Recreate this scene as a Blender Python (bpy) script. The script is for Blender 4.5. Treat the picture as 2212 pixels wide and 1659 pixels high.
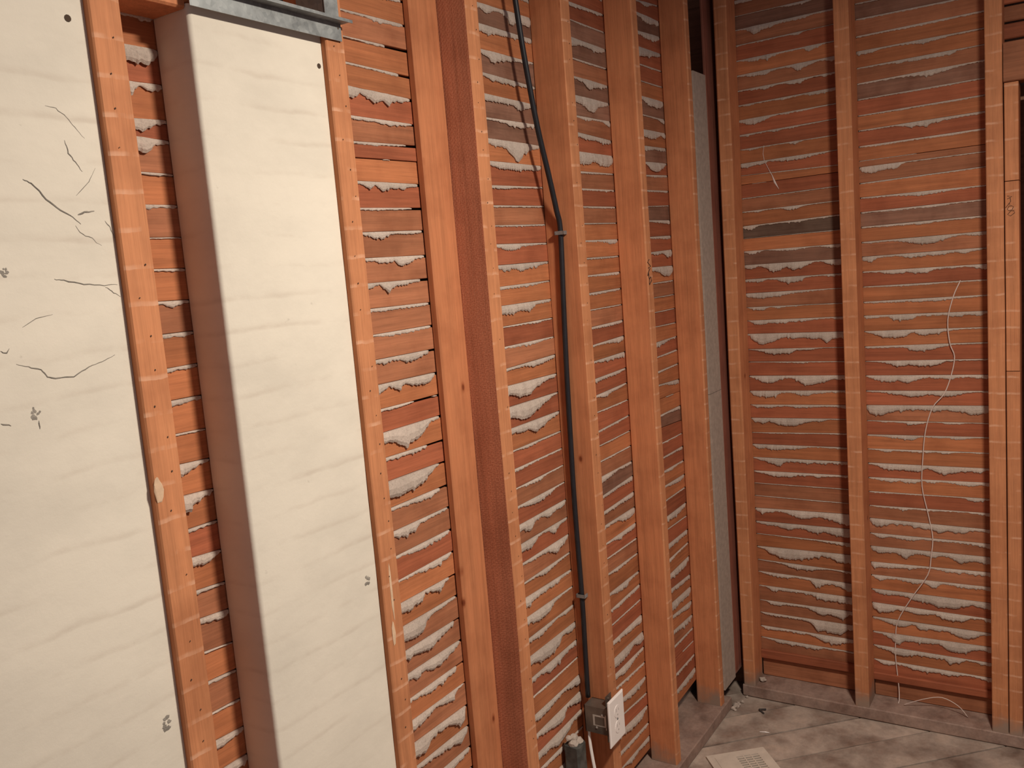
import bpy, bmesh, math, random
from mathutils import Matrix, Vector, noise

# ------------------------------------------------------------------ scene, camera, light
for o in list(bpy.data.objects):
    bpy.data.objects.remove(o, do_unlink=True)
scene = bpy.context.scene
COL = scene.collection

cam_data = bpy.data.cameras.new('camera')
cam_data.sensor_fit = 'HORIZONTAL'
cam_data.sensor_width = 36.0
cam_data.lens = 31.254
cam_data.clip_start = 0.05
camera = bpy.data.objects.new('camera', cam_data)
COL.objects.link(camera)
RIGHT = Vector((0.53414436, -0.8415422, -0.08060102))
UP = Vector((0.15240348, 0.00207496, 0.98831618))
FWD = Vector((0.83154253, 0.54018739, -0.12936229))
rot = Matrix((RIGHT, UP, -FWD)).transposed().to_4x4()
camera.matrix_world = Matrix.Translation((-3.03143, -1.12922, 1.54320)) @ rot
scene.camera = camera

world = bpy.data.worlds.new('room_ambience')
scene.world = world
world.use_nodes = True
bg = world.node_tree.nodes['Background']
bg.inputs['Color'].default_value = (0.92, 0.78, 0.86, 1)
bg.inputs['Strength'].default_value = 0.14

lamp = bpy.data.lights.new('ceiling_lamp_offscreen', 'AREA')
lamp.shape = 'DISK'
lamp.size = 0.22
lamp.energy = 56.0
lamp.color = (1.0, 0.89, 0.77)
lamp_obj = bpy.data.objects.new('ceiling_lamp_offscreen', lamp)
lamp_obj.location = (-1.86, -1.36, 2.42)
COL.objects.link(lamp_obj)

scene.view_settings.view_transform = 'Standard'
scene.view_settings.look = 'None'
scene.view_settings.gamma = 1.0
scene.view_settings.use_curve_mapping = False
scene.view_settings.exposure = -0.05

# ------------------------------------------------------------------ helpers
rnd = random.Random(7)

def link(o, parent=None):
    COL.objects.link(o)
    if parent is not None:
        o.parent = parent
    return o

def empty(name, loc=(0, 0, 0), parent=None):
    o = bpy.data.objects.new(name, None)
    o.location = loc
    o.empty_display_size = 0.05
    return link(o, parent)

def tag(o, label=None, category=None, group=None, kind=None):
    for k, v in (('label', label), ('category', category), ('group', group), ('kind', kind)):
        if v:
            o[k] = v
    return o

def mesh_obj(name, verts, faces, mats, parent=None, idx=None, smooth=False):
    me = bpy.data.meshes.new(name)
    me.from_pydata([tuple(v) for v in verts], [], faces)
    for m in (mats if isinstance(mats, (list, tuple)) else [mats]):
        me.materials.append(m)
    if idx:
        for p, i in zip(me.polygons, idx):
            p.material_index = i
    if smooth:
        for p in me.polygons:
            p.use_smooth = True
    me.update()
    o = bpy.data.objects.new(name, me)
    link(o, parent)
    if parent is not None:      # vertices are given in world space
        p = parent
        off = Vector((0, 0, 0))
        while p is not None:
            off += p.location
            p = p.parent
        if off.length > 1e-9:
            me.transform(Matrix.Translation(-off))
    return o

class MB:
    """collects shapes given in world space for ONE mesh object"""
    def __init__(self):
        self.v = []; self.f = []; self.i = []
    def add(self, v, f, mi=0):
        n = len(self.v)
        self.v += [Vector(p) for p in v]
        self.f += [tuple(a + n for a in q) for q in f]
        self.i += [mi] * len(f)
    def box(self, x0, x1, y0, y1, z0, z1, mi=0):
        self.add([(x0, y0, z0), (x1, y0, z0), (x1, y1, z0), (x0, y1, z0),
                  (x0, y0, z1), (x1, y0, z1), (x1, y1, z1), (x0, y1, z1)],
                 [(0, 3, 2, 1), (4, 5, 6, 7), (0, 1, 5, 4), (1, 2, 6, 5), (2, 3, 7, 6), (3, 0, 4, 7)], mi)
    def tube(self, pts, r, n=8, mi=0, flat=None):
        pts = [Vector(p) for p in pts]
        rings = []
        ref = Vector((0.13, 0.27, 0.95))
        for k, p in enumerate(pts):
            t = (pts[min(k + 1, len(pts) - 1)] - pts[max(k - 1, 0)]).normalized()
            a = t.cross(ref)
            if a.length < 0.1:
                a = t.cross(Vector((1, 0, 0)))
            a.normalize(); b = t.cross(a).normalized()
            rr = r[k] if isinstance(r, (list, tuple)) else r
            rings.append([p + (a * math.cos(q) + b * math.sin(q) * (flat or 1)) * rr
                          for q in (2 * math.pi * j / n for j in range(n))])
        v = [p for ring in rings for p in ring]
        f = []
        for k in range(len(rings) - 1):
            for j in range(n):
                f.append((k * n + j, k * n + (j + 1) % n, (k + 1) * n + (j + 1) % n, (k + 1) * n + j))
        f.append(tuple(range(n))[::-1])
        f.append(tuple((len(rings) - 1) * n + j for j in range(n)))
        self.add(v, f, mi)
    def disc(self, c, normal, r, depth=0.0015, n=10, mi=0, sx=1.0):
        nrm = Vector(normal).normalized()
        a = nrm.cross(Vector((0, 0, 1)))
        if a.length < .1: a = Vector((1, 0, 0))
        a.normalize(); b = nrm.cross(a)
        c = Vector(c)
        ring = [c + a * math.cos(2 * math.pi * j / n) * r * sx + b * math.sin(2 * math.pi * j / n) * r for j in range(n)]
        top = [p + nrm * depth for p in ring]
        f = [tuple(range(n, 2 * n))] + [(j, (j + 1) % n, n + (j + 1) % n, n + j) for j in range(n)]
        self.add(ring + top, f, mi)
    def lump(self, c, r, seed=0, squash=(1, 1, 1), mi=0, rough=.35):
        bm = bmesh.new()
        bmesh.ops.create_icosphere(bm, subdivisions=2, radius=1)
        vs = []
        for v in bm.verts:
            k = 1 + rough * noise.noise(v.co * 1.7 + Vector((seed * 3.1, seed, 0)))
            vs.append(Vector(c) + Vector((v.co.x * squash[0], v.co.y * squash[1], v.co.z * squash[2])) * r * k)
        bm.verts.index_update()
        self.add(vs, [tuple(v.index for v in f.verts) for f in bm.faces], mi)
        bm.free()
    def build(self, name, mats, parent=None, smooth=False):
        return mesh_obj(name, self.v, self.f, mats, parent, self.i, smooth)

# ------------------------------------------------------------------ materials
def new_mat(name):
    m = bpy.data.materials.new(name)
    m.use_nodes = True
    nt = m.node_tree
    return m, nt, nt.nodes['Principled BSDF']

def N(nt, kind, **kw):
    n = nt.nodes.new(kind)
    for k, v in kw.items():
        setattr(n, k, v)
    return n

def coords(nt, scale, offset_random=True):
    """object-space coordinates, shifted per object so that repeats differ"""
    tc = N(nt, 'ShaderNodeTexCoord')
    mp = N(nt, 'ShaderNodeMapping')
    mp.inputs['Scale'].default_value = scale
    nt.links.new(tc.outputs['Object'], mp.inputs['Vector'])
    if offset_random:
        oi = N(nt, 'ShaderNodeObjectInfo')
        mul = N(nt, 'ShaderNodeMath', operation='MULTIPLY')
        mul.inputs[1].default_value = 37.0
        nt.links.new(oi.outputs['Random'], mul.inputs[0])
        cmb = N(nt, 'ShaderNodeCombineXYZ')
        for s in 'XYZ':
            nt.links.new(mul.outputs[0], cmb.inputs[s])
        nt.links.new(cmb.outputs[0], mp.inputs['Location'])
    return mp.outputs[0]

def ntex(nt, vec, scale=1.0, detail=6, rough=.6, dist=0.0):
    n = N(nt, 'ShaderNodeTexNoise')
    n.inputs['Scale'].default_value = scale
    n.inputs['Detail'].default_value = detail
    n.inputs['Roughness'].default_value = rough
    n.inputs['Distortion'].default_value = dist
    nt.links.new(vec, n.inputs['Vector'])
    return n.outputs['Fac']

def ramp(nt, fac, stops):
    r = N(nt, 'ShaderNodeValToRGB')
    el = r.color_ramp.elements
    while len(el) < len(stops):
        el.new(0.5)
    for e, (p, c) in zip(el, stops):
        e.position = p
        e.color = (c[0], c[1], c[2], 1) if isinstance(c, (tuple, list)) else (c, c, c, 1)
    nt.links.new(fac, r.inputs['Fac'])
    return r.outputs['Color']

def mix(nt, a, b, fac, mode='MIX'):
    m = N(nt, 'ShaderNodeMix', data_type='RGBA', blend_type=mode)
    for sock, val in ((m.inputs[6], a), (m.inputs[7], b)):
        if isinstance(val, (tuple, list)):
            sock.default_value = (val[0], val[1], val[2], 1)
        else:
            nt.links.new(val, sock)
    if isinstance(fac, (int, float)):
        m.inputs[0].default_value = fac
    else:
        nt.links.new(fac, m.inputs[0])
    return m.outputs[2]

def bump(nt, bsdf, height, strength=.3, dist=.002):
    b = N(nt, 'ShaderNodeBump')
    b.inputs['Strength'].default_value = strength
    b.inputs['Distance'].default_value = dist
    nt.links.new(height, b.inputs['Height'])
    nt.links.new(b.outputs[0], bsdf.inputs['Normal'])

def math_node(nt, op, a, b=None):
    m = N(nt, 'ShaderNodeMath', operation=op)
    for k, v in enumerate((a, b)):
        if v is None: continue
        if isinstance(v, (int, float)): m.inputs[k].default_value = v
        else: nt.links.new(v, m.inputs[k])
    return m.outputs[0]

def scaled(c, k):
    return tuple(min(1, x * k) for x in c)

def wood(name, base, grain=(2.5, 2.5, 90), contrast=.28, vary=.16, knots=False, bands=None, saw=False,
         rough=.75, dust=None, stain=0.25):
    m, nt, bs = new_mat(name)
    g = ntex(nt, coords(nt, grain), 1.0, 8, .62, .4)
    c = ramp(nt, g, [(.25, scaled(base, 1 - contrast)), (.5, base), (.75, scaled(base, 1 + contrast * .8))])
    fine = ntex(nt, coords(nt, tuple(x * 5 for x in grain)), 1.0, 4, .7)
    c = mix(nt, c, ramp(nt, fine, [(.3, .72), (.62, 1.08)]), .55, 'MULTIPLY')
    blot = ntex(nt, coords(nt, (9, 9, 9)), 1.0, 4, .6)
    c = mix(nt, c, ramp(nt, blot, [(.3, (.62, .52, .48)), (.55, (1, 1, 1)), (.8, (1.12, 1.05, 1.0))]), stain + .2, 'MULTIPLY')
    oi = N(nt, 'ShaderNodeObjectInfo')
    rv = ramp(nt, oi.outputs['Random'], [(0, 1 - vary), (1, 1 + vary)])
    c = mix(nt, c, rv, 1.0, 'MULTIPLY')
    h = g
    if knots:
        vo = N(nt, 'ShaderNodeTexVoronoi')
        vo.inputs['Scale'].default_value = 1.0
        nt.links.new(coords(nt, (15, 15, 8.5)), vo.inputs['Vector'])
        k = ramp(nt, vo.outputs['Distance'], [(.0, (.30, .18, .14)), (.05, (.45, .30, .24)), (.075, (.80, .70, .65)), (.13, (1, 1, 1))])
        sel = ramp(nt, math_node(nt, 'GREATER_THAN', N_out(nt, vo), .62), [(0, 0), (1, 1)])
        c = mix(nt, c, mix(nt, c, k, 1.0, 'MULTIPLY'), sel)
    if bands:
        pitch, phase, tint, amt = bands
        tc = N(nt, 'ShaderNodeTexCoord')
        sp = N(nt, 'ShaderNodeSeparateXYZ')
        nt.links.new(tc.outputs['Object'], sp.inputs[0])
        wob = ntex(nt, coords(nt, (30, 30, 8)), 1.0, 3, .6)
        zz = math_node(nt, 'ADD', math_node(nt, 'DIVIDE', sp.outputs['Z'], pitch), math_node(nt, 'MULTIPLY', wob, .16))
        fr = math_node(nt, 'FRACT', math_node(nt, 'ADD', zz, phase))
        bd = ramp(nt, fr, [(0, 0), (.02, 1), (.10, .8), (.16, 0)])
        msk = ramp(nt, ntex(nt, coords(nt, (25, 25, 14)), 1.0, 3, .6), [(.42, 0), (.62, 1)])
        c = mix(nt, c, tint, mul_col(nt, bd, msk, amt))
    if saw:
        wv = N(nt, 'ShaderNodeTexWave', wave_type='BANDS', bands_direction='DIAGONAL')
        wv.inputs['Scale'].default_value = 1.0
        wv.inputs['Distortion'].default_value = 6.0
        wv.inputs['Detail'].default_value = 4
        wv.inputs['Detail Scale'].default_value = 2.5
        nt.links.new(coords(nt, (60, 60, 75)), wv.inputs['Vector'])
        c = mix(nt, c, ramp(nt, wv.outputs['Fac'], [(.2, .82), (.7, 1.03)]), .45, 'MULTIPLY')
        h = math_node(nt, 'ADD', g, wv.outputs['Fac'])
    if dust:
        tint, z0, z1 = dust
        tc = N(nt, 'ShaderNodeTexCoord')
        sp = N(nt, 'ShaderNodeSeparateXYZ')
        nt.links.new(tc.outputs['Object'], sp.inputs[0])
        d = ntex(nt, coords(nt, (14, 14, 14)), 1.0, 6, .65)
        zz = math_node(nt, 'SUBTRACT', sp.outputs['Z'], math_node(nt, 'MULTIPLY', d, (z1 - z0) * 1.2))
        t = N(nt, 'ShaderNodeMapRange')
        t.inputs['From Min'].default_value = z1 - (z1 - z0) * .9
        t.inputs['From Max'].default_value = z0 - (z1 - z0) * .4
        nt.links.new(zz, t.inputs['Value'])
        c = mix(nt, c, tint, math_node(nt, 'MULTIPLY', t.outputs[0], .9))
    nt.links.new(c, bs.inputs['Base Color'])
    bs.inputs['Roughness'].default_value = rough
    bs.inputs['Specular IOR Level'].default_value = .25
    bump(nt, bs, h, .28 if saw else .3, .0014 if saw else .0012)
    return m

def N_out(nt, vo):
    sp = N(nt, 'ShaderNodeSeparateColor')
    nt.links.new(vo.outputs['Color'], sp.inputs[0])
    return sp.outputs[0]

def mul_col(nt, a, b, amt):
    return math_node(nt, 'MULTIPLY', math_node(nt, 'MULTIPLY', a, b), amt)

def plain(name, base, rough=.6, metal=0.0, nscale=40, contrast=.12, bstr=.15, spec=.4):
    m, nt, bs = new_mat(name)
    n = ntex(nt, coords(nt, (nscale,) * 3), 1.0, 5, .6)
    c = ramp(nt, n, [(.3, scaled(base, 1 - contrast)), (.7, scaled(base, 1 + contrast))])
    nt.links.new(c, bs.inputs['Base Color'])
    bs.inputs['Roughness'].default_value = rough
    bs.inputs['Metallic'].default_value = metal
    bs.inputs['Specular IOR Level'].default_value = spec
    if bstr:
        bump(nt, bs, n, bstr, .001)
    return m

def plaster(name, base):
    m, nt, bs = new_mat(name)
    n = ntex(nt, coords(nt, (260,) * 3), 1.0, 6, .7)
    b = ntex(nt, coords(nt, (22,) * 3), 1.0, 4, .6)
    c = ramp(nt, n, [(.28, scaled(base, .70)), (.48, base), (.75, scaled(base, 1.12))])
    c = mix(nt, c, ramp(nt, b, [(.3, (.80, .78, .76)), (.65, (1.05, 1.02, 1.0))]), .7, 'MULTIPLY')
    oi = N(nt, 'ShaderNodeObjectInfo')
    c = mix(nt, c, ramp(nt, oi.outputs['Random'], [(0, .9), (1, 1.08)]), 1.0, 'MULTIPLY')
    nt.links.new(c, bs.inputs['Base Color'])
    bs.inputs['Roughness'].default_value = .95
    bs.inputs['Specular IOR Level'].default_value = .1
    bump(nt, bs, n, .8, .0016)
    return m

def cream_plaster(name, base):
    """old painted plaster face with faint sooty ghosts of the laths behind it"""
    m, nt, bs = new_mat(name)
    tc = N(nt, 'ShaderNodeTexCoord')
    sp = N(nt, 'ShaderNodeSeparateXYZ')
    nt.links.new(tc.outputs['Object'], sp.inputs[0])
    wob = ntex(nt, coords(nt, (6, 6, 6), False), 1.0, 3, .6)
    zz = math_node(nt, 'ADD', math_node(nt, 'DIVIDE', sp.outputs['Z'], .048), math_node(nt, 'MULTIPLY', wob, .55))
    fr = math_node(nt, 'FRACT', zz)
    line = ramp(nt, fr, [(.0, 0), (.07, .9), (.12, 1), (.24, .15), (.34, 0)])
    msk = ramp(nt, ntex(nt, coords(nt, (7, 7, 16), False), 1.0, 5, .65), [(.44, 0), (.68, 1)])
    streak = mul_col(nt, line, msk, .34)
    cloud = ntex(nt, coords(nt, (5, 5, 9), False), 1.0, 6, .62)
    c = ramp(nt, cloud, [(.3, scaled(base, .90)), (.55, base), (.8, scaled(base, 1.05))])
    c = mix(nt, c, (base[0] * .62, base[1] * .55, base[2] * .52), streak)
    speck = ntex(nt, coords(nt, (38, 38, 38), False), 1.0, 4, .6)
    c = mix(nt, c, (.30, .27, .23), mul_col(nt, ramp(nt, speck, [(.70, 0), (.80, 1)]), 1.0, .5))
    nt.links.new(c, bs.inputs['Base Color'])
    bs.inputs['Roughness'].default_value = .85
    bs.inputs['Specular IOR Level'].default_value = .2
    fine = ntex(nt, coords(nt, (55, 55, 55), False), 1.0, 6, .65)
    bump(nt, bs, math_node(nt, 'ADD', fine, cloud), .22, .002)
    return m

H = (2.2, 2.2, 70)      # grain of horizontal laths
V = (75, 75, 2.2)       # grain of upright studs
DUST = (.30, .225, .175)
M_LATH = {
    'o': wood('lath_orange', (.46, .168, .070), H),
    'r': wood('lath_red', (.38, .116, .055), H),
    'b': wood('lath_brown', (.40, .158, .078), H, stain=.4),
    'g': wood('lath_grey', (.27, .135, .088), H, stain=.6),
    'd': wood('lath_dark', (.16, .10, .07), H, stain=.5),
}
M_STUD = wood('stud_wood', (.58, .222, .098), V, .2, .08, knots=True)
M_STUD_EDGE = wood('stud_edge', (.57, .235, .106), V, .2, .06, knots=False, bands=(.0485, .35, (.78, .46, .30), .55))
M_STUD_ROUGH = wood('stud_rough_sawn', (.52, .205, .115), V, .2, .05, saw=True)
M_STUD_RED = wood('stud_dark_red', (.24, .085, .055), V, .3, .1, dust=(DUST, .02, .09))
M_STUD_BASE = wood('stud_wood_dusty', (.58, .222, .098), V, .2, .1, knots=True, dust=(DUST, -.02, .10))
M_PLATE = wood('plate_dusty', (.36, .250, .200), (20, 20, 20), .3, .06, stain=.7)
M_FLOOR = wood('floor_board', (.40, .320, .262), (9, 9, 9), .34, .14, stain=.75)
M_OLDBOARD = wood('old_board', (.30, .155, .095), H, .35, .1)
M_BACK = plain('plaster_back_coat', (.46, .390, .330), .95, 0, 20, .2)
M_KEY = plaster('lime_plaster', (.56, .475, .405))
M_CREAM = cream_plaster('cream_wall_plaster', (.76, .700, .585))
M_CRACK = plain('crack_dark', (.26, .235, .20), .95, 0, 60, .4)
M_HOLE = plain('nail_hole_dark', (.07, .045, .03), .95)
M_DRY = plain('grey_gypsum_board', (.40, .325, .265), .9, 0, 60, .14)

def galvanised(name):
    m, nt, bs = new_mat(name)
    vo = N(nt, 'ShaderNodeTexVoronoi')
    vo.inputs['Scale'].default_value = 1.0
    nt.links.new(coords(nt, (120, 120, 120)), vo.inputs['Vector'])
    sp = N_out(nt, vo)
    n = ntex(nt, coords(nt, (30, 30, 30)), 1.0, 5, .6)
    c = ramp(nt, sp, [(0, (.27, .29, .29)), (1, (.36, .38, .375))])
    c = mix(nt, c, ramp(nt, n, [(.3, .7), (.7, 1.1)]), .8, 'MULTIPLY')
    nt.links.new(c, bs.inputs['Base Color'])
    bs.inputs['Metallic'].default_value = .55
    r = ramp(nt, n, [(.3, .38), (.7, .62)])
    nt.links.new(r, bs.inputs['Roughness'])
    bump(nt, bs, sp, .12, .0008)
    return m
M_GALV = galvanised('galvanised_steel')
M_BOXSTEEL = plain('box_steel', (.20, .165, .135), .42, .6, 25, .25, .1)
M_WHITE = plain('white_plastic', (.90, .83, .78), .35, 0, 30, .03, 0)
M_SLOT = plain('slot_dark', (.06, .05, .045), .8)
M_PSLOT = plain('receptacle_slot', (.46, .41, .38), .6, 0, 30, .05, 0)
M_BRIGHT = plain('bright_zinc', (.62, .58, .53), .3, .5, 30, .1, .05)
M_CABLE = plain('black_cable_jacket', (.016, .016, .020), .45, 0, 30, .2, .05)
M_WIRE = plain('white_wire', (.70, .57, .50), .6, 0, 30, .05, 0)
M_INK = plain('pencil_ink', (.035, .015, .012), .9, 0, 30, .1, 0)
M_SLATE = plain('slate_grey_paint', (.075, .075, .068), .5, 0, 35, .45, .4)
M_REG = plain('register_enamel', (.66, .570, .470), .55, 0, 30, .08, .05)
M_CHIP = plain('pale_split_wood', (.66, .46, .30), .8, 0, 60, .15)

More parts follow.
